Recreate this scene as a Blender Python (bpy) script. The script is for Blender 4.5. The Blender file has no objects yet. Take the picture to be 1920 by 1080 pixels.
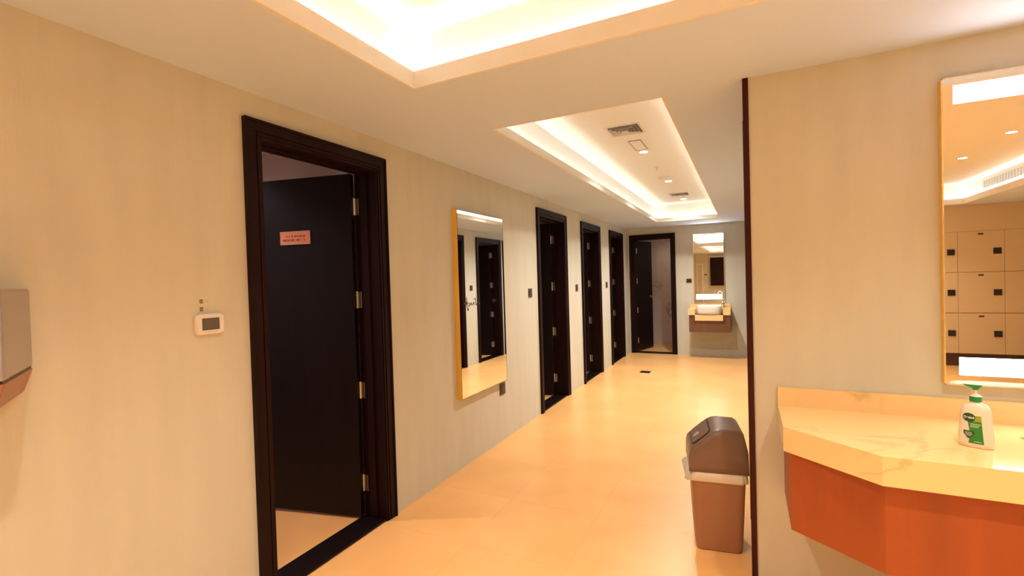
import bpy, bmesh, math, random
from mathutils import Vector, Matrix
random.seed(4)
S = bpy.context.scene
C = bpy.context.collection
PI = math.pi

# ------------------------------------------------------------------ camera
YAW, PITCH, ROLL, FPX = 0.457887541, -0.0176447372, -0.0294676201, 890.26
cam_d = bpy.data.cameras.new('camera')
cam = bpy.data.objects.new('camera', cam_d); C.objects.link(cam)
cy, sy, cp, sp, cr, sr = math.cos(YAW), math.sin(YAW), math.cos(PITCH), math.sin(PITCH), math.cos(ROLL), math.sin(ROLL)
fwd = Vector((-sy*cp, cy*cp, sp)); right = Vector((cy, sy, 0)); up = right.cross(fwd)
r2 = right*cr + up*sr; u2 = -right*sr + up*cr
cam.matrix_world = Matrix(((r2.x, u2.x, -fwd.x, 0), (r2.y, u2.y, -fwd.y, 0), (r2.z, u2.z, -fwd.z, 1.53), (0, 0, 0, 1)))
cam_d.sensor_width = 36; cam_d.lens = 36*FPX/1920; cam_d.clip_start = .02; cam_d.clip_end = 100
S.camera = cam

# ------------------------------------------------------------------ world and exposure
w = bpy.data.worlds.new('world'); S.world = w; w.use_nodes = True
w.node_tree.nodes['Background'].inputs[0].default_value = (.9, .85, .8, 1)
w.node_tree.nodes['Background'].inputs[1].default_value = 0.02
S.view_settings.view_transform = 'Standard'; S.view_settings.look = 'None'
S.view_settings.gamma = 1; S.view_settings.use_curve_mapping = False
S.view_settings.exposure = 1.36
COVE = 11.0          # emission of the LED strips in the ceiling coves
DOWN = 80.0          # watts of each downlight
PANEL = 7.0          # emission of the light panels in the mirrors

# ------------------------------------------------------------------ materials
MATS = {}
def mat(name, col, rough=.5, metal=0, emit=None, estr=0, bump=0, bscale=60, var=0, vscale=3, coat=0, spec=None, stretch=None):
    if name in MATS: return MATS[name]
    m = bpy.data.materials.new(name); m.use_nodes = True; MATS[name] = m
    nt = m.node_tree; b = nt.nodes['Principled BSDF']
    b.inputs['Base Color'].default_value = (*col, 1); b.inputs['Roughness'].default_value = rough
    b.inputs['Metallic'].default_value = metal; b.inputs['Coat Weight'].default_value = coat
    if spec is not None: b.inputs['Specular IOR Level'].default_value = spec
    if emit: b.inputs['Emission Color'].default_value = (*emit, 1); b.inputs['Emission Strength'].default_value = estr
    tc = nt.nodes.new('ShaderNodeTexCoord'); mp = nt.nodes.new('ShaderNodeMapping')
    nt.links.new(tc.outputs['Object'], mp.inputs[0])
    if stretch: mp.inputs['Scale'].default_value = stretch
    if bump:
        n = nt.nodes.new('ShaderNodeTexNoise'); n.inputs['Scale'].default_value = bscale; n.inputs['Detail'].default_value = 4
        bp = nt.nodes.new('ShaderNodeBump'); bp.inputs['Strength'].default_value = bump; bp.inputs['Distance'].default_value = .002
        nt.links.new(mp.outputs[0], n.inputs['Vector']); nt.links.new(n.outputs[0], bp.inputs['Height']); nt.links.new(bp.outputs[0], b.inputs['Normal'])
    if var:
        n = nt.nodes.new('ShaderNodeTexNoise'); n.inputs['Scale'].default_value = vscale; n.inputs['Detail'].default_value = 6
        cr_ = nt.nodes.new('ShaderNodeValToRGB')
        cr_.color_ramp.elements[0].position = .3; cr_.color_ramp.elements[1].position = .7
        cr_.color_ramp.elements[0].color = (*[c*(1-var) for c in col], 1); cr_.color_ramp.elements[1].color = (*[min(1, c*(1+var)) for c in col], 1)
        nt.links.new(mp.outputs[0], n.inputs['Vector']); nt.links.new(n.outputs[0], cr_.inputs[0]); nt.links.new(cr_.outputs[0], b.inputs['Base Color'])
    return m

def marble(name, base, vein, rough=.12, scale=1.6, width=.03, amount=.7):
    if name in MATS: return MATS[name]
    m = bpy.data.materials.new(name); m.use_nodes = True; MATS[name] = m
    nt = m.node_tree; b = nt.nodes['Principled BSDF']; b.inputs['Roughness'].default_value = rough
    tc = nt.nodes.new('ShaderNodeTexCoord')
    n1 = nt.nodes.new('ShaderNodeTexNoise'); n1.inputs['Scale'].default_value = scale; n1.inputs['Detail'].default_value = 5; n1.inputs['Distortion'].default_value = 1.2
    nt.links.new(tc.outputs['Object'], n1.inputs['Vector'])
    su = nt.nodes.new('ShaderNodeMath'); su.operation = 'SUBTRACT'; su.inputs[1].default_value = .5
    ab = nt.nodes.new('ShaderNodeMath'); ab.operation = 'ABSOLUTE'
    nt.links.new(n1.outputs[0], su.inputs[0]); nt.links.new(su.outputs[0], ab.inputs[0])
    rp = nt.nodes.new('ShaderNodeValToRGB'); rp.color_ramp.elements[0].position = 0; rp.color_ramp.elements[1].position = width
    rp.color_ramp.elements[0].color = (1, 1, 1, 1); rp.color_ramp.elements[1].color = (0, 0, 0, 1)
    nt.links.new(ab.outputs[0], rp.inputs[0])
    n2 = nt.nodes.new('ShaderNodeTexNoise'); n2.inputs['Scale'].default_value = scale*1.7
    nt.links.new(tc.outputs['Object'], n2.inputs['Vector'])
    r3 = nt.nodes.new('ShaderNodeValToRGB'); r3.color_ramp.elements[0].position = .45; r3.color_ramp.elements[1].position = .62
    nt.links.new(n2.outputs[0], r3.inputs[0])
    mu = nt.nodes.new('ShaderNodeMath'); mu.operation = 'MULTIPLY'; nt.links.new(rp.outputs[0], mu.inputs[0]); nt.links.new(r3.outputs[0], mu.inputs[1])
    mu2 = nt.nodes.new('ShaderNodeMath'); mu2.operation = 'MULTIPLY'; mu2.inputs[1].default_value = amount; nt.links.new(mu.outputs[0], mu2.inputs[0])
    mx = nt.nodes.new('ShaderNodeMix'); mx.data_type = 'RGBA'
    mx.inputs[6].default_value = (*base, 1); mx.inputs[7].default_value = (*vein, 1)
    nt.links.new(mu2.outputs[0], mx.inputs[0]); nt.links.new(mx.outputs[2], b.inputs['Base Color'])
    return m

def floor_mat():
    m = bpy.data.materials.new('porcelain floor tiles'); m.use_nodes = True
    nt = m.node_tree; b = nt.nodes['Principled BSDF']
    tc = nt.nodes.new('ShaderNodeTexCoord'); mp = nt.nodes.new('ShaderNodeMapping'); mp.inputs['Location'].default_value = (.88, -2.32, 0)
    br = nt.nodes.new('ShaderNodeTexBrick'); br.offset = 0; br.squash = 1
    br.inputs['Scale'].default_value = 1; br.inputs['Brick Width'].default_value = .61; br.inputs['Row Height'].default_value = .61
    br.inputs['Mortar Size'].default_value = .0016; br.inputs['Mortar Smooth'].default_value = .3
    br.inputs['Color1'].default_value = (*FLOORC, 1); br.inputs['Color2'].default_value = (FLOORC[0]*.97, FLOORC[1]*.96, FLOORC[2]*.94, 1)
    br.inputs['Mortar'].default_value = (FLOORC[0]*.85, FLOORC[1]*.76, FLOORC[2]*.68, 1)
    n = nt.nodes.new('ShaderNodeTexNoise'); n.inputs['Scale'].default_value = 2.2; n.inputs['Detail'].default_value = 6
    r = nt.nodes.new('ShaderNodeValToRGB'); r.color_ramp.elements[0].color = (.9, .88, .84, 1); r.color_ramp.elements[1].color = (1, 1, 1, 1)
    r.color_ramp.elements[0].position = .3; r.color_ramp.elements[1].position = .65
    mx = nt.nodes.new('ShaderNodeMix'); mx.data_type = 'RGBA'; mx.blend_type = 'MULTIPLY'; mx.inputs[0].default_value = 1
    L = nt.links.new
    L(tc.outputs['Object'], mp.inputs[0]); L(mp.outputs[0], br.inputs['Vector']); L(tc.outputs['Object'], n.inputs['Vector'])
    L(n.outputs[0], r.inputs[0]); L(br.outputs[0], mx.inputs[6]); L(r.outputs[0], mx.inputs[7]); L(mx.outputs[2], b.inputs['Base Color'])
    b.inputs['Roughness'].default_value = .30
    return m

FLOORC = (.94, .53, .21)
M_floor = floor_mat()
M_wall = mat('beige fabric wallpaper', (.64, .625, .54), .75, bump=.25, bscale=180, var=.035, vscale=9, stretch=(1, 1, .15))
M_ceil = mat('ceiling blued against bounce', (.64, .76, 1.0), .8)  # blue put into the colour to offset warm light bounced off the floor
M_tray = mat('untinted recess ceiling', (.80, .78, .72), .8)  # same paint as the flat ceiling, without the blue offset
M_wood = mat('dark mahogany', (.013, .0035, .0035), .48, var=.35, vscale=14, stretch=(1, 1, .08), spec=.13)
M_trimwood = mat('reddish dark trim', (.045, .006, .006), .35, spec=.2)
M_leaf = mat('very dark brown door', (.007, .003, .0035), .42, spec=.2, var=.25, vscale=14, stretch=(1, 1, .08))
M_steel = mat('brushed steel', (.62, .58, .54), .3, 1, bump=.1, bscale=300)
M_dull = mat('satin steel shell', (.55, .50, .50), .42, 1, bump=.05, bscale=200)
M_chrome = mat('chrome', (.8, .8, .8), .08, 1)
M_gold = mat('gold mirror edge', (.95, .56, .07), .35, .1)
M_mirror = mat('mirror glass', (.93, .93, .90), .0, 1)
M_panel = mat('lit mirror panel', (.9, .9, .85), .5, emit=(1, .97, .90), estr=PANEL)
M_led = mat('cove led strip', (.9, .9, .85), .5, emit=(1, .95, .82), estr=COVE)
M_led2 = mat('corridor cove led strip', (.9, .9, .85), .5, emit=(1, .95, .82), estr=COVE*.72)
M_lens = mat('downlight lens', (.9, .9, .9), .5, emit=(1, .95, .88), estr=20)
M_marb = marble('cream marble', (.93, .66, .33), (.58, .34, .15), .12, 2.0, .020, .5)
M_roomwall = marble('white veined wall tile', (.62, .53, .50), (.25, .17, .14), .2, 1.3, .03, .8)
M_cab = mat('orange brown veneer', (.34, .068, .013), .42, var=.12, vscale=10, stretch=(1, 1, .15))
M_ceram = mat('white ceramic', (.85, .82, .78), .08, coat=.5)
M_white = mat('white plastic', (.80, .76, .72), .35)
M_lcd = mat('grey lcd', (.14, .125, .10), .15)
M_dark = mat('dark plate', (.035, .022, .018), .3)
M_darkm = mat('bronze plate', (.10, .065, .045), .35, .6)
M_copper = mat('copper sign', (.80, .30, .16), .45, .15)
M_black = mat('black', (.012, .010, .010), .4)
M_grey = mat('grey plastic', (.36, .165, .085), .42, bump=.08, bscale=400)
M_greylid = mat('grey lid plastic', (.20, .115, .085), .36, bump=.08, bscale=400)
M_bag = mat('white bin liner', (.75, .68, .58), .35, bump=.6, bscale=40)
M_green = mat('green plastic', (.005, .26, .06), .3)
M_lab = mat('green label', (.03, .24, .03), .35)
M_labtop = mat('yellow green label', (.30, .36, .04), .35)
M_badge = mat('dark green badge', (.012, .09, .03), .35)
M_bottle = mat('milky bottle', (.86, .74, .62), .28, coat=.3)
M_print = mat('white print', (.85, .85, .75), .4)
M_locker = mat('cream laminate', (.66, .52, .34), .45)
M_sticker = mat('sticker film', (.68, .62, .52), .4)
M_ink = mat('grey ink', (.20, .14, .10), .5)
M_grille = mat('grille white', (.72, .68, .64), .5)
M_doorwhite = mat('white painted frame', (.80, .74, .64), .4)
M_slot = mat('grille shadow gap', (.05, .045, .04), .7)

# ------------------------------------------------------------------ mesh helpers
def box(bm, x0, x1, y0, y1, z0, z1):
    v = [bm.verts.new(p) for p in ((x0,y0,z0),(x1,y0,z0),(x1,y1,z0),(x0,y1,z0),(x0,y0,z1),(x1,y0,z1),(x1,y1,z1),(x0,y1,z1))]
    for f in ((0,3,2,1),(4,5,6,7),(0,1,5,4),(1,2,6,5),(2,3,7,6),(3,0,4,7)): bm.faces.new([v[i] for i in f])
def loft(bm, rings, cap0=True, cap1=True):
    R = [[bm.verts.new(p) for p in r] for r in rings]
    n = len(R[0])
    for a, b in zip(R, R[1:]):
        for i in range(n): bm.faces.new((a[i], a[(i+1) % n], b[(i+1) % n], b[i]))
    if cap0: bm.faces.new(R[0][::-1])
    if cap1: bm.faces.new(R[-1])
def prism(bm, pts, z0, z1): loft(bm, [[(x, y, z0) for x, y in pts], [(x, y, z1) for x, y in pts]])
def cyl(bm, c, r, z0, z1, n=24, axis='z', r1=None):
    r1 = r if r1 is None else r1
    def P(a, rr, t):
        u, v = rr*math.cos(a), rr*math.sin(a)
        return {'z': (c[0]+u, c[1]+v, t), 'y': (c[0]+u, t, c[1]+v), 'x': (t, c[0]+u, c[1]+v)}[axis]
    loft(bm, [[P(2*PI*i/n, r, z0) for i in range(n)], [P(2*PI*i/n, r1, z1) for i in range(n)]])
def tube(bm, pts, r, n=12):
    pts = [Vector(p) for p in pts]; rings = []; ref = None
    for i, p in enumerate(pts):
        t = (pts[min(i+1, len(pts)-1)] - pts[max(i-1, 0)]).normalized()
        if ref is None: ref = Vector((0, 0, 1)) if abs(t.z) < .9 else Vector((1, 0, 0))
        a = t.cross(ref).normalized(); b = a.cross(t).normalized(); ref = b
        rr = r[i] if isinstance(r, (list, tuple)) else r
        rings.append([p + a*rr*math.cos(2*PI*k/n) + b*rr*math.sin(2*PI*k/n) for k in range(n)])
    loft(bm, rings)
def rrect(w, d, r, n=5, cx=0, cy=0):
    out = []
    for qx, qy, a0 in ((1,1,0),(-1,1,90),(-1,-1,180),(1,-1,270)):
        for k in range(n+1):
            a = math.radians(a0+90*k/n); out.append((cx+qx*(w/2-r)+r*math.cos(a), cy+qy*(d/2-r)+r*math.sin(a)))
    return out
def mk(name, bm, m, parent=None, bevel=0, smooth=False, seg=2, loc=None, rot=None):
    bmesh.ops.recalc_face_normals(bm, faces=bm.faces[:])
    me = bpy.data.meshes.new(name); bm.to_mesh(me); bm.free()
    if m: me.materials.append(m)
    o = bpy.data.objects.new(name, me); C.objects.link(o)
    if parent: o.parent = parent
    if loc: o.location = loc
    if rot: o.rotation_euler = rot
    if bevel:
        b = o.modifiers.new('bevel', 'BEVEL'); b.width = bevel; b.segments = seg; b.limit_method = 'ANGLE'; b.angle_limit = math.radians(35)
    if smooth:
        for p in me.polygons: p.use_smooth = True
    return o
def B(): return bmesh.new()
def bx(name, m, dims, parent=None, **k):
    bm = B(); box(bm, *dims); return mk(name, bm, m, parent, **k)
def thing(name, loc=(0,0,0), rz=0, label=None, cat=None, group=None, kind=None):
    o = bpy.data.objects.new(name, None); C.objects.link(o); o.location = loc; o.rotation_euler = (0, 0, rz)
    o.empty_display_size = .05
    return tag(o, label, cat, group, kind)
def tag(o, label=None, cat=None, group=None, kind=None):
    if label: o['label'] = label
    if cat: o['category'] = cat
    if group: o['group'] = group
    if kind: o['kind'] = kind
    return o
def dup(root, loc, rz=None, label=None):
    r = root.copy(); C.objects.link(r); r.location = loc
    if rz is not None: r.rotation_euler = (0, 0, rz)
    if label: r['label'] = label
    for ch in list(root.children):
        c = ch.copy(); C.objects.link(c); c.parent = r
        for g in list(ch.children):
            d = g.copy(); C.objects.link(d); d.parent = c
    return r
def text_bm(txt, size, bold=False):
    cu = bpy.data.curves.new('t', 'FONT'); cu.body = txt; cu.size = size; cu.align_x = 'CENTER'; cu.align_y = 'CENTER'
    if bold: cu.offset = size*.03
    o = bpy.data.objects.new('t', cu); C.objects.link(o)
    bpy.context.view_layer.update()
    me = bpy.data.meshes.new_from_object(o.evaluated_get(bpy.context.evaluated_depsgraph_get()))
    bm = B(); bm.from_mesh(me); bpy.data.objects.remove(o); bpy.data.meshes.remove(me)
    return bm

# ------------------------------------------------------------------ room shell
XL, XR, XC, YB, YP, YP2, YF, H, HT = -2.108, 4.2, .35, 9.55, 2.564, 3.28, -4.80, 2.46, 2.76
WT = .17
bm = B(); box(bm, -4.6, 4.4, -5.0, 11.2, -.06, 0); tag(mk('floor', bm, M_floor), kind='structure')

def wall_open(name, axis, face, thick, a0, a1, holes, m=M_wall, top=H+.34):
    """wall along an axis with door holes (start, end, height)"""
    bm = B(); cur = a0
    def seg(s, e, z0, z1):
        if e-s < 1e-4: return
        if axis == 'y': box(bm, min(face, face+thick), max(face, face+thick), s, e, z0, z1)
        else: box(bm, s, e, min(face, face+thick), max(face, face+thick), z0, z1)
    for s, e, h in sorted(holes):
        seg(cur, s, 0, top); seg(s, e, h, top); cur = e
    seg(cur, a1, 0, top)
    bmesh.ops.remove_doubles(bm, verts=bm.verts[:], dist=1e-5)
    return tag(mk(name, bm, m), kind='structure')

DW, DH, JB = .79, 2.245, .03     # clear width, clear height, jamb lining
left_doors = [(1.945, DW), (5.415, DW), (7.015, DW), (8.585, DW)]
right_doors = [(6.68, DW), (8.085, DW), (9.06, .60)]
back_door = (-1.635, .69)
wall_open('wall_left', 'y', XL, -WT, -4.92, YB, [(c-w_/2-JB, c+w_/2+JB, DH+JB) for c, w_ in left_doors])
wall_open('wall_corridor_right', 'y', XC, WT, YP2, YB, [(c-w_/2-JB, c+w_/2+JB, DH+JB) for c, w_ in right_doors])
wall_open('wall_back', 'x', YB, WT, XL-WT, XC+WT, [(back_door[0]-back_door[1]/2-JB, back_door[0]+back_door[1]/2+JB, DH+JB)])
bm = B(); box(bm, .007, XR, YP, YP2, 0, H); tag(mk('wall_partition', bm, M_wall), kind='structure')
bm = B(); box(bm, XR, XR+.12, YF, YP2, 0, H+.34); tag(mk('wall_right', bm, M_wall), kind='structure')
bm = B(); box(bm, XL, XR, YF-.12, YF, 0, H+.34); tag(mk('wall_front', bm, M_wall), kind='structure')
# dark corner trims of the partition
bm = B(); box(bm, .001, .0265, YP-.010, YP, 0, H); box(bm, .001, .007, YP, YP+.02, 0, H)
tag(mk('trim_1', bm, M_trimwood, bevel=.002), kind='structure')
bm = B(); box(bm, -.001, .007, YP2-.03, YP2+.008, 0, H); box(bm, .007, .03, YP2, YP2+.008, 0, H)
tag(mk('trim_2', bm, M_trimwood, bevel=.002), kind='structure')

# ceiling: slab with two tray openings, lips, cavities
T1 = (-1.41, 2.92, -4.25, 1.86); T2 = (-1.376, -.38, 2.61, 8.62)
def tray(bm, t, lip, cav=.09):
    x0, x1, y0, y1 = t; th = .014
    for d in ((x0-th, x0, y0-th, y1+th), (x1, x1+th, y0-th, y1+th), (x0, x1, y0-th, y0), (x0, x1, y1, y1+th)): box(bm, *d, H, H+lip)
    X0, X1, Y0, Y1 = x0-cav, x1+cav, y0-cav, y1+cav
    for d in ((X0-.02, X0, Y0-.02, Y1+.02), (X1, X1+.02, Y0-.02, Y1+.02), (X0, X1, Y0-.02, Y0), (X0, X1, Y1, Y1+.02)): box(bm, *d, H+.012, HT+.02)
    box(bm, X0, X1, Y0, Y1, HT, HT+.02)
bm = B()
def slab(x0, x1, y0, y1): box(bm, x0, x1, y0, y1, H, H+.012)
th = .014; A0, A1, A2, A3 = T1[0]-th, T1[1]+th, T1[2]-th, T1[3]+th; B0, B1, B2, B3 = T2[0]-th, T2[1]+th, T2[2]-th, T2[3]+th
slab(XL, A0, YF, 2.2); slab(A1, XR, YF, 2.2); slab(A0, A1, YF, A2); slab(A0, A1, A3, 2.2)
slab(XL, B0, 2.2, YB); slab(B1, XC, 2.2, YB); slab(B0, B1, 2.2, B2); slab(B0, B1, B3, YB); slab(XC, XR, 2.2, YP2)
bmesh.ops.remove_doubles(bm, verts=bm.verts[:], dist=1e-5)
tag(mk('ceiling', bm, M_ceil), kind='structure')
bm = B(); tray(bm, T1, .08); tag(mk('trim_3', bm, M_tray), kind='structure')
bm = B(); tray(bm, T2, .062); tag(mk('trim_4', bm, M_tray), kind='structure')

# LED strips lying in the coves
def led(t, label, m=None):
    x0, x1, y0, y1 = t; o = .045; h = .012
    bm = B()
    for d in ((x0-o-h/2, x0-o+h/2, y0-.02, y1+.02), (x1+o-h/2, x1+o+h/2, y0-.02, y1+.02), (x0-.02, x1+.02, y0-o-h/2, y0-o+h/2), (x0-.02, x1+.02, y1+o-h/2, y1+o+h/2)):
        box(bm, *d, H+.0125, H+.022)
    tag(mk('led_strip', bm, m or M_led), label, 'light strip')
led(T1, 'glowing cove light strip round the large near ceiling recess')
led(T2, 'glowing cove light strip round the long corridor ceiling recess', M_led2)

# cubicles behind the doors
def cubicle(name, x0, x1, y0, y1, open_side):
    bm = B(); t = .05
    if open_side != 'x1': box(bm, x1, x1+t, y0, y1, 0, H+.05)
    if open_side != 'x0': box(bm, x0-t, x0, y0, y1, 0, H+.05)
    if open_side != 'y0': box(bm, x0, x1, y0-t, y0, 0, H+.05)
    box(bm, x0, x1, y1, y1+t, 0, H+.05)
    box(bm, x0, x1, y0, y1, H+.05, H+.10)
    tag(mk(name, bm, M_roomwall), kind='structure')
XI = XL-WT
cubicle('wall_washroom_near', -4.2, XI, 1.05, 2.5, 'x1')
cubicle('wall_washroom_second', -3.9, XI, 4.7, 6.05, 'x1')
cubicle('wall_washroom_third', -3.9, XI, 6.3, 7.6, 'x1')
cubicle('wall_washroom_fourth', -3.9, XI, 7.85, 9.2, 'x1')
cubicle('wall_washroom_back', -2.25, -.95, YB+WT, 10.95, 'y0')
cubicle('wall_washroom_right_near', XC+WT, 2.0, 6.0, 7.3, 'x0')
cubicle('wall_washroom_right_middle', XC+WT, 2.0, 7.4, 8.65, 'x0')

# ------------------------------------------------------------------ doors
def hinge_bm(px, pz, hs):
    bm = B()
    cyl(bm, (px, -.004), .0065, pz-.055, pz+.055, 12)
    for v in bm.verts: v.co = Vector((v.co.x, v.co.y, v.co.z))
    return bm
def door(name, loc, rz, w_, hs, theta, label, lev=True, extra=None):
    """local x along the wall, local y into the washroom; hinge on side hs of the inner wall face"""
    root = thing(name, loc, rz, label, 'door', kind='structure')
    a, CW, cd = w_/2, .09, .022
    bm = B()   # moulded casing
    for s in (-1, 1):
        x_in, x_out = s*a, s*(a+CW)
        for (f0, f1, dep) in ((0, .16, .012), (.16, .30, .018), (.30, .38, .013), (.38, .86, .020), (.86, 1, cd+.004)):
            q0, q1 = x_in+(x_out-x_in)*f0, x_in+(x_out-x_in)*f1
            box(bm, min(q0, q1), max(q0, q1), -dep, 0, 0, DH+CW*f1)
    for (f0, f1, dep) in ((0, .16, .012), (.16, .30, .018), (.30, .38, .013), (.38, .86, .020), (.86, 1, cd+.004)):
        box(bm, -a-CW*f0, a+CW*f0, -dep, 0, DH+CW*f0, DH+CW*f1)
    mk('casing', bm, M_wood, root)
    bm = B()   # jamb lining with a stop
    for s in (-1, 1):
        box(bm, min(s*a, s*(a+JB)), max(s*a, s*(a+JB)), 0, WT, 0, DH+JB)
        box(bm, min(s*a, s*(a-.012)), max(s*a, s*(a-.012)), .06, WT-.052, .02, DH)
    box(bm, -a, a, 0, WT, DH, DH+JB); box(bm, -a, a, .06, WT-.052, DH-.012, DH)
    mk('jamb', bm, M_wood, root)
    bx('threshold', M_leaf, (-a, a, -.004, WT, 0, .014), root, bevel=.003)
    # leaf in its own frame: x from 0 (hinge) to leaf width, y thickness
    lw = w_-.008; lt = .042
    px, py = hs*(a-.004), WT
    bm = B(); box(bm, 0, lw, 0, lt, 0, DH-.022)
    lf = mk('leaf', bm, M_leaf, root, bevel=.002)
    # closed leaf points to -hs x; opened turns it towards +y
    ang = PI-theta if hs > 0 else theta
    lf.location = (px, py, .018); lf.rotation_euler = (0, 0, ang)
    if hs < 0: lf.scale = (1, 1, 1)
    # visible face of the leaf towards the opening: for hs>0 that is local +y, else local -y
    ys = lt if hs > 0 else 0
    sgn = 1 if hs > 0 else -1
    for hz in (.23, .84, 1.43, 2.035):
        bm = B()
        cyl(bm, (0, ys*0), .006, hz-.075, hz+.035, 12)
        for k in range(5): pass
        # knuckles
        box(bm, .0, .034, -.0015 if hs < 0 else -.0015, .0005, hz-.07, hz+.03)
        hg = mk('hinge', bm, M_steel, lf)
    # plates on the jamb facing the opening
    for hz in (.23, .84, 1.43, 2.035):
        bm = B()
        x0_ = px - hs*.001
        box(bm, min(x0_, x0_-hs*.003), max(x0_, x0_-hs*.003), WT-.040, WT-.004, hz-.055, hz+.05)
        cyl(bm, (x0_-hs*.006, WT-.002), .0065, hz-.058, hz+.053, 12)
        box(bm, min(x0_-hs*.006, x0_-hs*.012), max(x0_-hs*.006, x0_-hs*.012), WT-.002, WT+.030, hz-.055, hz+.05)
        mk('hinge', bm, M_steel, root, bevel=.0006)
    if lev:
        for side in (0, 1):
            y0 = lt if side else 0; d = 1 if side else -1
            bm = B()
            cyl(bm, (lw-.062, 1.062), .025, y0, y0+d*.007, 24, axis='y')
            tube(bm, [(lw-.062, y0+d*.005, 1.062), (lw-.062, y0+d*.045, 1.062), (lw-.070, y0+d*.052, 1.062), (lw-.175, y0+d*.052, 1.062)], .0085)
            mk('handle', bm, M_chrome, lf, smooth=False)
    return root, lf
TH = math.radians(77.5)
names = ['open dark mahogany door nearest the camera, with copper sign plate', 'dark open door just beyond the wall mirror',
         'dark door in the middle of the three far left doors', 'dark left-wall door nearest the corridor corner']
for i, (c, w_) in enumerate(left_doors):
    r, lf = door('door_%d' % (i+1), (XL, c, 0), PI/2, w_, 1, TH, names[i])
    if i == 0:
        # sign plate on the leaf face seen from the corridor
        yy = .042
        sp_ = bx('sign_plate', M_copper, (.305, .535, yy, yy+.004, 1.787, 1.875), lf, bevel=.001)
        bm = B()
        for a_, b_, z0, z1 in ((.305,.535,1.787,1.790),(.305,.535,1.872,1.875),(.305,.308,1.787,1.875),(.532,.535,1.787,1.875)):
            box(bm, a_, b_, yy+.0035, yy+.005, z0, z1)
        mk('sign_edge', bm, M_steel, lf)
        bm = B(); random.seed(11)
        for zc, hh, x0, x1 in ((1.842, .011, .345, .49), (1.816, .013, .348, .505)):
            x = x0
            while x < x1:
                wv = random.choice((.005, .007, .009)); 
                if random.random() > .12:
                    box(bm, x, x+.0016, yy+.0035, yy+.0046, zc-hh/2, zc+hh/2); box(bm, x, x+wv*.8, yy+.0035, yy+.0046, zc+hh/2-.002, zc+hh/2)
                    if random.random() > .4: box(bm, x, x+wv*.8, yy+.0035, yy+.0046, zc-hh/2, zc-hh/2+.002)
                    if random.random() > .5: box(bm, x+wv*.8-.0016, x+wv*.8, yy+.0035, yy+.0046, zc-hh/2, zc+hh/2)
                x += wv+.002
        mk('sign_lettering', bm, M_trimwood, lf)
door('door_5', (back_door[0], YB, 0), 0, back_door[1], -1, math.radians(74), 'open dark door in the far end wall beside the small vanity')
rn = ['dark door reflected at the left edge of the wall mirror', 'open dark door reflected in the middle of the wall mirror', 'dark door frame reflected at the right edge of the wall mirror']
for i, (c, w_) in enumerate(right_doors):
    door('door_%d' % (i+6), (XC, c, 0), -PI/2, w_, -1, math.radians(76) if i < 2 else 0, rn[i], extra=1)

# ------------------------------------------------------------------ mirrors
def lit_mirror(name, loc, rz, w_, z0, z1, depth, panels, label, cat='mirror', edge=None):
    r = thing(name, loc, rz, label, cat)
    bx('body', M_gold, (-w_/2, w_/2, -depth+.004, 0, z0, z1), r, bevel=.001)
    bx('glass', M_mirror, (-w_/2+.0005, w_/2-.0005, -depth, -depth+.004, z0+.0005, z1-.0005), r)
    bm = B(); e = .003 if edge else .0045
    for d in ((-w_/2, w_/2, z0, z0+e), (-w_/2, w_/2, z1-e, z1), (-w_/2, -w_/2+e, z0, z1), (w_/2-e, w_/2, z0, z1)):
        box(bm, d[0], d[1], -depth-.0008, -depth+.001, d[2], d[3])
    mk('edge_trim', bm, edge or mat('pale gold edge', (.95, .80, .45), .2, .6), r)
    for p in panels:
        bx('light_panel', M_panel, (p[0], p[1], -depth-.0012, -depth, p[2], p[3]), r)
    return r
# large mirror on the partition, centred x 1.09
lit_mirror('vanity_mirror', (1.09, YP, 0), 0, .726, 1.046, 2.295, .034,
           [(-.325, .325, 2.186, 2.260), (-.316, .316, 1.088, 1.160)], 'large gold-edged mirror with two lit panels above the near counter')
lit_mirror('vanity_mirror', (-.617, YB, 0), 0, .53, .99, 2.285, .034,
           [(-.225, .262, 2.150, 2.262), (-.222, .238, 1.062, 1.150)], 'small lit mirror above the far basin at the corridor end')
lm = lit_mirror('wall_mirror', (XL, 3.625, 0), PI/2, .80, .573, 2.107, .045, [], 'tall frameless mirror with gold side edge on the left wall', edge=M_black)
# dark script lettering on the glass
bm = B(); sx = -.36
strokes = [[(0,0),(.02,.02),(.035,.008),(.05,.03),(.062,-.01)], [(.062,.075),(.066,.02),(.07,-.03),(.085,-.065),(.095,-.04)],
           [(.07,.0),(.10,.02),(.115,.005),(.10,-.02),(.13,-.01),(.15,.015),(.165,-.012),(.185,-.004),(.20,.018),(.215,-.012)],
           [(.235,.055),(.245,.015),(.25,-.015),(.27,-.005),(.29,.02),(.31,-.008),(.33,.0)], [(.20,.05),(.24,.058),(.30,.056)],
           [(.62,.03),(.635,-.01),(.65,.04),(.66,0),(.68,.02),(.70,-.005)]]
for s_ in strokes:
    if s_ is strokes[-1]: mk('script_lettering', bm, M_black, lm); bm = B()
    v = [Vector((sx+.02+x*.8, -.0462, 1.335+z*.8)) for x, z in s_]; pts = []
    for i in range(len(v)-1):
        p0, p1, p2, p3 = v[max(i-1, 0)], v[i], v[i+1], v[min(i+2, len(v)-1)]
        for k in range(6):
            t = k/6; pts.append(.5*((2*p1)+(p2-p0)*t+(2*p0-5*p1+4*p2-p3)*t*t+(3*p1-p0-3*p2+p3)*t**3))
    pts.append(v[-1]); tube(bm, pts, .0022, 6)
mk('script_lettering_end', bm, M_black, lm)

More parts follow.
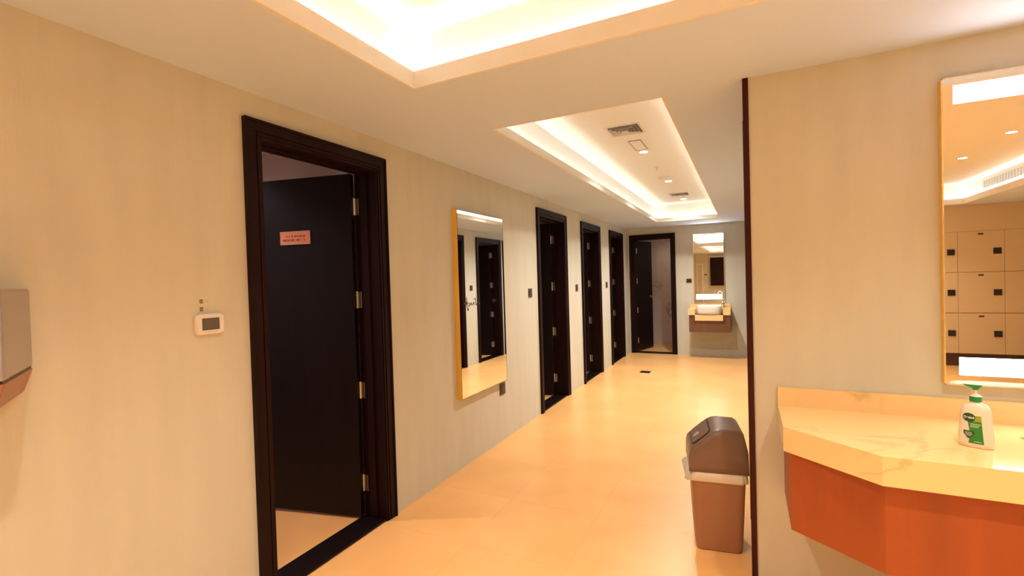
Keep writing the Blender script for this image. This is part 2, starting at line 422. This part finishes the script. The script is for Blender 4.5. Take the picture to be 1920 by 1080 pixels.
# ------------------------------------------------------------------ wall fittings
def switch(name, loc, rz, w_, h_, label, group=None, m=M_darkm, cat='light switch'):
    r = thing(name, loc, rz, label, cat, group)
    bx('plate', m, (-w_/2, w_/2, -.009, 0, -h_/2, h_/2), r, bevel=.002)
    bx('rocker', M_dark, (-w_*.30, w_*.30, -.013, -.008, -h_*.30, h_*.30), r, bevel=.0015)
    return r
s0 = switch('light_switch', (XL, 4.713, 1.380), PI/2, .088, .095, 'dark switch plate between the tall mirror and the second door')
dup(s0, (XL, 6.302, 1.390), label='dark switch plate between the second and third left doors')
dup(s0, (XL, 7.877, 1.395), label='dark switch plate just left of the farthest left-wall door')
switch('light_switch', (-.965, YB, 1.410), 0, .095, .078, 'bronze switch plate between far door and far mirror')
switch('light_switch', (XC, 7.40, 1.40), -PI/2, .088, .095, 'dark switch plate seen inside the tall mirror reflection')
switch('wall_socket', (XL, 4.000, .492), PI/2, .105, .110, 'dark socket plate low on the wall under the tall mirror', m=M_dark, cat='socket')

t = thing('thermostat', (XL, 1.268, 1.376), PI/2, 'white rounded thermostat with grey screen left of the near door', 'thermostat')
bm = B(); loft(bm, [[(x, -d, z) for x, z in rrect(w2, h2, r_, 6)] for w2, h2, r_, d in ((.124,.090,.020,0), (.126,.092,.021,.010), (.122,.088,.020,.018), (.114,.080,.017,.021))])
mk('housing', bm, M_white, t, smooth=False)
bx('screen', M_lcd, (-.034, .034, -.0222, -.020, -.022, .024), t)
bm = B()
for d in ((-.036,.036,.023,.0255), (-.036,.036,-.0245,-.022), (-.036,-.034,-.0245,.0255), (.034,.036,-.0245,.0255)): box(bm, d[0], d[1], -.0228, -.020, d[2], d[3])
mk('screen_bezel', bm, M_black, t)
bx('button_bar', M_grille, (-.026, .030, -.0225, -.0205, -.034, -.031), t, bevel=.0004)
t = thing('wall_sticker', (XL, 1.262, 1.460), PI/2, 'small clear sticker with two grey icons above the thermostat', 'sticker')
bx('film', M_sticker, (-.033, .033, -.0006, 0, -.029, .031), t)
bm = B()
for zc in (.015, -.019):
    box(bm, -.027, -.012, -.0012, -.0005, zc+.001, zc+.009); box(bm, -.027, -.012, -.0012, -.0005, zc-.008, zc-.001)
mk('icon', bm, M_ink, t)
for zc in (.015, -.019):
    bm = B()
    for k, L_ in enumerate((.022, .016, .020)): box(bm, -.006, -.006+L_, -.0010, -.0005, zc+.007-k*.006, zc+.0078-k*.006)
    mk('text_line', bm, mat('faint ink', (.42, .30, .20), .5), t)

# stainless hand dryer at the left edge of the picture
t = thing('hand_dryer', (XL, 0, 0), 0, 'satin steel hand dryer on the left wall, cut by the picture edge', 'hand dryer')
P0 = [(0, .698), (.30, .540), (.30, .16), (0, .0)]
def sc(k, dy=0): return [(x*k, (y-.35)*k+.35-dy) for x, y in P0]
bm = B(); prism(bm, P0, 1.294, 1.546); mk('upper_shell', bm, M_dull, t, bevel=.008, seg=3)
bm = B(); prism(bm, [(x*.985, (y-.35)*.985+.35) for x, y in P0], 1.287, 1.295); mk('air_slot', bm, M_black, t)
bm = B(); loft(bm, [[(x, y, 1.287) for x, y in P0], [(x*.93, (y-.35)*.93+.35, 1.213) for x, y in P0]])
mk('lower_shell', bm, mat('copper toned steel', (.42, .20, .12), .4, .7), t, bevel=.004)

# ------------------------------------------------------------------ near vanity counter
SL = [(.125, 2.545), (.125, 2.205), (.400, 1.962), (1.78, 1.962), (2.055, 2.205), (2.055, 2.545)]
ctr = thing('vanity_counter', (0, 0, 0), 0, 'marble vanity counter with chamfered corner above orange wooden panel, right foreground', 'counter')
bm = B()
# slab with an opening for the basin (x .88-1.30, y below 2.37)
L_ = [(.125, 2.563), (.125, 2.205), (.400, 1.962), (.885, 1.962), (.885, 2.563)]
prism(bm, L_, .80, .90)
prism(bm, [(2*1.09-x, y) for x, y in L_][::-1], .80, .90)
box(bm, .885, 1.295, 2.36, 2.563, .80, .90)
bmesh.ops.remove_doubles(bm, verts=bm.verts[:], dist=1e-5)
mk('countertop', bm, M_marb, ctr)
bx('apron', M_marb, (.84, 1.34, 1.955, 1.975, .70, .80), ctr)
bx('backsplash', M_marb, (.125, 2.055, 2.545, 2.5635, .90, .986), ctr)
CB = [(.147, 2.563), (.147, 2.195), (.412, 1.990), (1.768, 1.990), (2.033, 2.195), (2.033, 2.563)]
bm = B(); prism(bm, CB, .485, .80); mk('panel', bm, M_cab, ctr, bevel=.0015)
def basin(loc, rz, w_, d_, label):
    r = thing('wash_basin', loc, rz, label, 'basin')
    bm = B(); n = 28
    def ring(kx, ky, z, dy=0):
        out = []
        for i in range(n):
            a = 2*PI*i/n; c_, s_ = math.cos(a), math.sin(a); e = .45
            out.append((kx*w_/2*math.copysign(abs(c_)**e, c_), ky*d_/2*math.copysign(abs(s_)**e, s_)+dy, z))
        return out
    loft(bm, [ring(.86, .84, -.095), ring(.96, .95, -.085), ring(.99, .99, -.05), ring(1, 1, .0), ring(1, 1, .048), ring(.985, .985, .055), ring(.93, .92, .055), ring(.90, .89, .045), ring(.84, .80, -.01), ring(.6, .55, -.035), ring(.12, .1, -.042)])
    mk('bowl', bm, M_ceram, r, smooth=True)
    bm = B(); cyl(bm, (0, 0), .022, -.042, -.038, 20); mk('drain', bm, M_chrome, r)
    return r
b1 = basin((1.09, 2.13, .90), 0, .40, .44, 'white ceramic basin at the right picture edge set in the near counter')

# ------------------------------------------------------------------ far vanity
fv = thing('vanity_counter', (-.603, YB, 0), 0, 'small marble counter with brown box below on the far end wall', 'counter')
bm = B(); box(bm, -.352, -.232, -.45, -.001, .795, .90); box(bm, .232, .352, -.45, -.001, .795, .90); box(bm, -.232, .232, -.10, -.001, .795, .90)
bmesh.ops.remove_doubles(bm, verts=bm.verts[:], dist=1e-5)
mk('countertop', bm, M_marb, fv)
bm = B(); box(bm, -.25, .25, -.452, -.436, .695, .80)
for s in (-1, 1): box(bm, min(s*.232, s*.252), max(s*.232, s*.252), -.452, -.436, .695, .90)
mk('apron', bm, M_marb, fv)
bx('backsplash', M_marb, (-.35, .35, -.018, 0, .90, .978), fv)
bx('panel', mat('brown veneer', (.17, .07, .035), .45, var=.12, vscale=10, stretch=(1, 1, .15)), (-.335, .345, -.425, 0, .485, .795), fv, bevel=.0015)
basin((-.603, YB-.29, .90), 0, .42, .37, 'white ceramic basin with curved front at the corridor end')
bm = B(); fx, fy = -.385, YB-.062
cyl(bm, (fx, fy), .022, .90, .912, 20); cyl(bm, (fx, fy), .013, .912, 1.02, 16)
arc = [(fx, fy, 1.02)] + [(fx-.045+.045*math.cos(a), fy-.03*(1-math.cos(a)), 1.16+.055*math.sin(a)) for a in [PI*k/10 for k in range(11)]] + [(fx-.09, fy-.06, 1.12)]
tube(bm, arc, .010)
f = thing('basin_faucet', (0, 0, 0), 0, 'chrome gooseneck tap at the right of the far basin', 'faucet')
mk('spout', bm, M_chrome, f, smooth=True)
bm = B(); tube(bm, [(fx, fy, .99), (fx+.03, fy-.02, 1.0), (fx+.045, fy-.03, 1.03)], .006); mk('lever', bm, M_chrome, f, smooth=True)

# ------------------------------------------------------------------ soap bottle
sb = thing('soap_bottle', (.712, 2.19, .90), math.radians(-27), 'white soap pump bottle with green label and green pump on the near counter', 'soap bottle')
secs = [(0, .043, .026), (.004, .046, .029), (.02, .0465, .0295), (.05, .045, .028), (.09, .042, .026), (.12, .040, .025), (.135, .037, .023), (.146, .030, .019), (.153, .018, .014), (.156, .0125, .0125), (.166, .0125, .0125)]
def prof(z):
    for a, b in zip(secs, secs[1:]):
        if a[0] <= z <= b[0]:
            t = (z-a[0])/(b[0]-a[0]); return a[1]+(b[1]-a[1])*t, a[2]+(b[2]-a[2])*t
    return secs[-1][1:]
NE = 2.6
def surf(x, z, off):
    A, D = prof(z); q = max(0, 1-abs(x/A)**NE); return -(D*q**(1/NE))-off
bm = B(); n = 40
rings = []
for z, A, D in secs:
    e = NE if z < .15 else 2
    rings.append([(A*math.copysign(abs(math.cos(a))**(2/e), math.cos(a)), D*math.copysign(abs(math.sin(a))**(2/e), math.sin(a)), z) for a in [2*PI*k/n for k in range(n)]])
loft(bm, rings); mk('bottle_body', bm, M_bottle, sb, smooth=True)
def sheet(name, fn, z0, z1, off, m, nz=14, nx=8):
    bm = B(); rows = []
    for i in range(nz+1):
        z = z0+(z1-z0)*i/nz; a, b = fn((z-z0)/(z1-z0))
        rows.append([bm.verts.new((a+(b-a)*j/nx, surf(a+(b-a)*j/nx, z, off), z)) for j in range(nx+1)])
    for r0, r1 in zip(rows, rows[1:]):
        for j in range(nx): bm.faces.new((r0[j], r0[j+1], r1[j+1], r1[j]))
    return mk(name, bm, m, sb)
sheet('label', lambda t: (-.015+.003*math.sin(t*4), .024-.006*t), .016, .092, .0006, M_lab)
sheet('label_top', lambda t: (-.012+.004*t, .018-.001*t), .092, .112, .0006, M_labtop)
def disc(name, cx, cz, rx, rz_, off, m, fn=None):
    return sheet(name, lambda t: (cx-rx*math.sqrt(max(1e-4, 1-(2*t-1)**2)), cx+rx*math.sqrt(max(1e-4, 1-(2*t-1)**2))), cz-rz_, cz+rz_, off, m, 16, 8)
disc('badge', -.014, .104, .0165, .0155, .0011, M_badge)
sheet('shield', lambda t: (-.014-.014*min(1, .25+1.3*t), -.014+.014*min(1, .25+1.3*t)), .032, .058, .0011, M_badge)
def wrap_text(name, s, size, cx, cz, off, m, bold=True, rot=0):
    bm = text_bm(s, size, bold)
    bmesh.ops.subdivide_edges(bm, edges=bm.edges[:], cuts=1)
    for v in bm.verts:
        x, z = v.co.x*math.cos(rot)-v.co.y*math.sin(rot)+cx, v.co.x*math.sin(rot)+v.co.y*math.cos(rot)+cz
        v.co = (x, surf(x, z, off), z)
    return mk(name, bm, m, sb)
wrap_text('brand_lettering', 'Dettol', .0105, -.014, .104, .0017, M_print)
bm = B()
for z, a, b in ((.082,-.010,.016), (.077,-.010,.013), (.072,-.010,.010), (.022,.000,.018), (.051,-.024,-.006), (.046,-.024,-.004), (.041,-.021,-.008)):
    row = [(a+(b-a)*j/6) for j in range(7)]
    lo = [bm.verts.new((x, surf(x, z, .0016), z)) for x in row]; hi = [bm.verts.new((x, surf(x, z+.0016, .0016), z+.0016)) for x in row]
    for j in range(6): bm.faces.new((lo[j], lo[j+1], hi[j+1], hi[j]))
mk('label_print', bm, M_print, sb)
bm = B(); cyl(bm, (0, 0), .0165, .158, .176, 24); mk('collar', bm, M_green, sb, bevel=.001)
bm = B(); cyl(bm, (0, 0), .0155, .176, .183, 20, r1=.006); cyl(bm, (0, 0), .0045, .182, .204, 12); mk('pump_stem', bm, M_bottle, sb)
bm = B(); loft(bm, [[(x, y, z) for x, y in rrect(w2, d2, r_, 4, cx=c_)] for w2, d2, r_, z, c_ in ((.012,.012,.005,.198,0), (.020,.016,.007,.205,0), (.044,.018,.008,.211,-.006), (.050,.020,.009,.215,-.006), (.046,.018,.008,.217,-.006))])
mk('pump_head', bm, M_green, sb, rot=(0, 0, math.radians(8)))

# ------------------------------------------------------------------ swing bin
bn = thing('swing_bin', (-.176, 2.935, 0), math.radians(9), 'grey plastic swing-lid bin standing at the end of the partition', 'bin')
bm = B(); loft(bm, [[(x, y, z) for x, y in rrect(w2, d2, r_, 5)] for w2, d2, r_, z in ((.222,.25,.03,0), (.238,.266,.032,.006), (.250,.278,.034,.10), (.282,.305,.036,.44))])
mk('bin_body', bm, M_grey, bn, smooth=False, bevel=0)
bm = B(); rings = []
for w2, d2, z, am in ((.292,.314,.392,.004), (.300,.322,.400,.006), (.297,.318,.420,.003), (.296,.316,.446,.001)):
    pts = rrect(w2, d2, .038, 8); ring = []
    for i, (x, y) in enumerate(pts):
        k = 1+am*math.sin(i*2.3)/.15; ring.append((x*k-(.024 if x < -.1 and z < .41 else 0), y*k, z+.004*math.sin(i*1.1)*(1 if z < .43 else 0)))
    rings.append(ring)
loft(bm, rings); mk('bin_liner', bm, M_bag, bn, smooth=True)
# lid: profile along local x, higher to the right, sloping towards the left where the flap is
lx = [-.152, -.151, -.143, -.126, -.034, -.008, .020, .110, .132, .149, .152]
lz = [.445, .535, .562, .580, .660, .674, .679, .675, .660, .58, .445]
bm = B(); prof_ = list(zip(lx, lz))
def lidring(y, kx, kz, dz=0): return [(x*kx, y, .445+(z-.445)*kz) for x, z in prof_]
loft(bm, [lidring(-.160, 1, .30), lidring(-.159, 1, .84), lidring(-.150, .995, .95), lidring(-.136, .99, .992), lidring(-.115, .985, 1.0), lidring(.115, .985, 1.0), lidring(.136, .99, .992), lidring(.150, .995, .95), lidring(.159, 1, .84), lidring(.160, 1, .30)])
mk('lid', bm, M_greylid, bn, smooth=True)
# flap lying on the slope
a0, a1 = Vector((-.128, 0, .5775)), Vector((-.032, 0, .661)); dirv = (a1-a0).normalized(); nrm = Vector((-dirv.z, 0, dirv.x))
def flap(name, m, w_, l_, off, th, par):
    c0 = (a0+a1)/2; bm = B(); outl = rrect(l_, w_, .028, 6)
    loft(bm, [[c0+dirv*x+Vector((0, y, 0))+nrm*(off+h) for x, y in outl] for h in (-.006, th)])
    return mk(name, bm, m, par)
flap('flap_gap', M_black, .240, .128, .0015, .001, bn)
fl = flap('flap', M_greylid, .226, .114, .0035, .003, bn)
bm = B(); bmesh.ops.create_uvsphere(bm, u_segments=20, v_segments=12, radius=.5)
for v in bm.verts:
    p = v.co.copy(); c0 = a0+dirv*.040
    v.co = c0+dirv*p.x*.042+Vector((0, p.y*.044-.02, 0))+nrm*(.006+p.z*.014)
mk('finger_dimple', bm, mat('pale grey plastic', (.42, .36, .30), .3), bn, smooth=True)

# ------------------------------------------------------------------ floor drain
t = thing('floor_drain', (-1.46, 7.66, 0), 0, 'small dark square drain grate in the far corridor floor', 'drain')
bm = B()
for d in ((-.078,.078,-.078,-.064), (-.078,.078,.064,.078), (-.078,-.064,-.064,.064), (.064,.078,-.064,.064)): box(bm, *d, 0, .004)
mk('drain_frame', bm, M_darkm, t)
bm = B(); box(bm, -.064, .064, -.064, .064, 0, .0015)
for k in range(7): box(bm, -.064, .064, -.056+k*.018, -.048+k*.018, .0015, .0035)
mk('drain_grate', bm, M_black, t)

# ------------------------------------------------------------------ ceiling fittings
def diffuser(loc, w_, label):
    r = thing('air_diffuser', loc, 0, label, 'air vent')
    bm = B(); h = w_/2
    for k, (a, b, z0) in enumerate(((1, .86, -.006), (.78, .70, -.016), (.58, .50, -.022), (.38, .30, -.026))):
        A, Bq = h*a, h*b
        outer = [(-A,-A),(A,-A),(A,A),(-A,A)]; inner = [(-Bq,-Bq),(Bq,-Bq),(Bq,Bq),(-Bq,Bq)]
        vo = [bm.verts.new((x, y, z0)) for x, y in outer]; vi = [bm.verts.new((x, y, z0+.014 if k else z0)) for x, y in inner]; vt = [bm.verts.new((x, y, -.0002)) for x, y in outer] if k == 0 else None
        for i in range(4):
            bm.faces.new((vo[i], vo[(i+1) % 4], vi[(i+1) % 4], vi[i]))
            if vt: bm.faces.new((vt[i], vt[(i+1) % 4], vo[(i+1) % 4], vo[i]))
    box(bm, -h*.2, h*.2, -h*.2, h*.2, -.024, -.018)
    mk('louvre', bm, M_grille, r)
    bx('throat', mat('vent shadow gap', (.16, .14, .13), .7), (-h*.86, h*.86, -h*.86, h*.86, -.002, -.0003), r)
    return r
d0 = diffuser((-.885, 4.03, HT), .29, 'square louvred air vent nearest in the corridor ceiling recess')
dup(d0, (-.885, 7.68, HT), label='square louvred air vent at the far end of the ceiling recess')
t = thing('ceiling_speaker', (-.885, 4.565, HT), 0, 'small flat square panel with grey outline between vent and nearest downlight', 'access panel')
bx('panel', M_tray, (-.05, .05, -.17, .17, -.006, 0), t, bevel=.001)
bm = B()
for d in ((-.056,.056,-.177,-.170), (-.056,.056,.170,.177), (-.056,-.05,-.17,.17), (.05,.056,-.17,.17)): box(bm, *d, -.008, 0)
mk('outline_frame', bm, mat('grey frame', (.35, .31, .30), .5), t)

def downlight(loc, label, group, power=DOWN, col=(1, .93, .82), angle=140):
    r = thing('downlight', loc, 0, label, 'downlight', group)
    bm = B(); n = 28
    loft(bm, [[(rr*math.cos(2*PI*i/n), rr*math.sin(2*PI*i/n), z) for i in range(n)] for rr, z in ((.052, 0), (.052, -.003), (.048, -.005), (.040, -.005), (.038, -.0005))], False, False)
    mk('trim_ring', bm, M_grille, r)
    bm = B(); cyl(bm, (0, 0), .039, -.0035, -.0005, 28); mk('lens', bm, M_lens, r)
    if power:
        ld = bpy.data.lights.new('downlight_lamp', 'SPOT'); ld.energy = power; ld.color = col; ld.spot_size = math.radians(angle); ld.spot_blend = 1; ld.shadow_soft_size = .04
        lo = bpy.data.objects.new('downlight_lamp', ld); C.objects.link(lo); lo.parent = r; lo.location = (0, 0, -.02)
    return r
for y, lb in ((4.84, 'round lit downlight just past the square panel, nearest of three in the corridor recess'), (6.52, 'round lit downlight beside the round detector, middle of three in the corridor recess'), (8.17, 'round lit downlight beyond the far air vent, last of three in the corridor recess')):
    downlight((-.885, y, HT), lb, 'corridor recess downlights')
mainl = [(x, y) for x in (2.23, .75, -.73) for y in (1.26, .15, -.96, -2.07, -3.5)]  # all but the mirrored pair are unseen lamps added to brighten the room
for x, y in mainl:
    lb = {(2.23, -2.07): 'lower left of the two round downlights reflected in the large vanity mirror', (2.23, -.96): 'upper right of the two round downlights reflected in the large vanity mirror'}.get((x, y), 'round downlight added unseen in the large near ceiling recess')
    downlight((x, y, HT), lb, 'large recess downlights', DOWN*.56, col=(1, .86, .64), angle=108)
# dim unseen lamps added to light the two visible washrooms
downlight((-3.3, 1.7, H+.05), 'unseen ceiling downlight added inside the washroom behind the near door', 'added washroom downlights', 34, (1, .82, .85))
downlight((-1.45, 10.4, H+.05), 'unseen ceiling downlight added inside the washroom behind the far door', 'added washroom downlights', 5, (1, .72, .55))

t = thing('smoke_detector', (-.885, 6.25, HT), 0, 'flat round white detector before the middle corridor downlight', 'detector')
bm = B(); loft(bm, [[(rr*math.cos(2*PI*i/28), rr*math.sin(2*PI*i/28), z) for i in range(28)] for rr, z in ((.085, 0), (.085, -.010), (.075, -.022), (.035, -.030))]); mk('detector_housing', bm, M_grille, t)
t = thing('sprinkler', (-.885, 5.60, HT), 0, 'tiny sprinkler head in the middle of the corridor ceiling recess', 'sprinkler')
bm = B(); cyl(bm, (0, 0), .032, -.004, 0, 20); mk('escutcheon', bm, M_grille, t)
bm = B(); cyl(bm, (0, 0), .007, -.04, -.004, 10); cyl(bm, (0, 0), .016, -.043, -.040, 12); mk('sprinkler_head', bm, M_grille, t)
# long linear grille in the cove of the big recess (seen in the mirror)
t = thing('linear_grille', (T1[1]+.089, -2.4, 2.66), 0, 'long slotted grille in the cove, seen in the large vanity mirror', 'air vent')
bx('grille_back', M_slot, (-.002, 0, -1.45, 3.0, -.05, .05), t)
bm = B()
for k in range(11): box(bm, -.006, -.002, -1.45, 3.0, -.052+k*.010, -.047+k*.010)
for k in range(60): box(bm, -.008, -.002, -1.45+k*.0754, -1.442+k*.0754, -.052, .053)
mk('slats', bm, M_grille, t)

# ------------------------------------------------------------------ lockers behind the viewer (seen in the mirror)
LW, LX = .53, (2.384, 2.914, 3.444)
rowz = (.197, .820, 1.440); LH = .618
rown = ('bottom', 'middle', 'top'); coln = ('left', 'centre', 'right')
lk0 = None
for ri, z in enumerate(rowz):
    for ci, x in enumerate(LX):
        lb = 'cream locker in the mirror reflection, %s row, %s column' % (rown[ri], coln[ci])
        loc = (x+LW/2, YF, z)
        if lk0 is None:
            lk0 = thing('locker', loc, PI, lb, 'locker', 'cream lockers reflected in the vanity mirror')
            bx('carcass', M_locker, (-LW/2, LW/2, -.30, 0, 0, LH), lk0)
            dr = bx('locker_door', M_locker, (-LW/2+.002, LW/2-.002, -.318, -.300, .002, LH-.002), lk0, bevel=.001)
            bx('lock', M_black, (-LW/2+.035, -LW/2+.125, -.334, -.318, LH/2-.045, LH/2+.045), dr, bevel=.003)
            bx('number_plate', M_darkm, (-.012-.02, .03, -.321, -.318, LH-.06, LH-.035), dr)
        else: dup(lk0, loc, PI, lb)
YF2 = YF
bx_ = bx('plinth', mat('dark plinth', (.06, .03, .02), .4), (2.384, 3.974, YF, YF+.28, 0, .197)); tag(bx_, 'dark plinth under the reflected lockers', 'plinth')
bx_ = bx('locker_fascia', M_locker, (2.384, 3.974, YF+.001, YF+.318, 2.059, H-.001)); tag(bx_, 'cream fascia above the reflected lockers', 'fascia panel')

# entrance wall pieces seen in the far mirror
t = thing('door_9', (-1.93, YF, 0), PI, 'pale door with white frame reflected in the far mirror', 'door', kind='structure')
bm = B(); box(bm, -.17, -.10, -.03, 0, 0, 2.02); box(bm, .10, .17, -.03, 0, 0, 2.02); box(bm, -.10, .10, -.03, 0, 1.95, 2.02); mk('frame', bm, M_doorwhite, t)
bx('leaf', M_wall, (-.10, .10, -.015, 0, 0, 1.95), t)
t = thing('wall_cabinet', (-1.10, YF, 0), PI, 'dark wooden wall cabinet reflected in the far mirror', 'cabinet')
bx('carcass', M_trimwood, (-.36, .36, -.16, 0, .98, 2.28), t, bevel=.003)
bx('cabinet_door', M_wood, (-.34, .34, -.18, -.16, 1.0, 2.24), t, bevel=.002)
bx('cornice', M_doorwhite, (-.37, .37, -.185, 0, 2.28, 2.31), t)
switch('light_switch', (-1.67, YF, 1.50), PI, .12, .05, 'dark slim switch plate reflected in the far mirror')
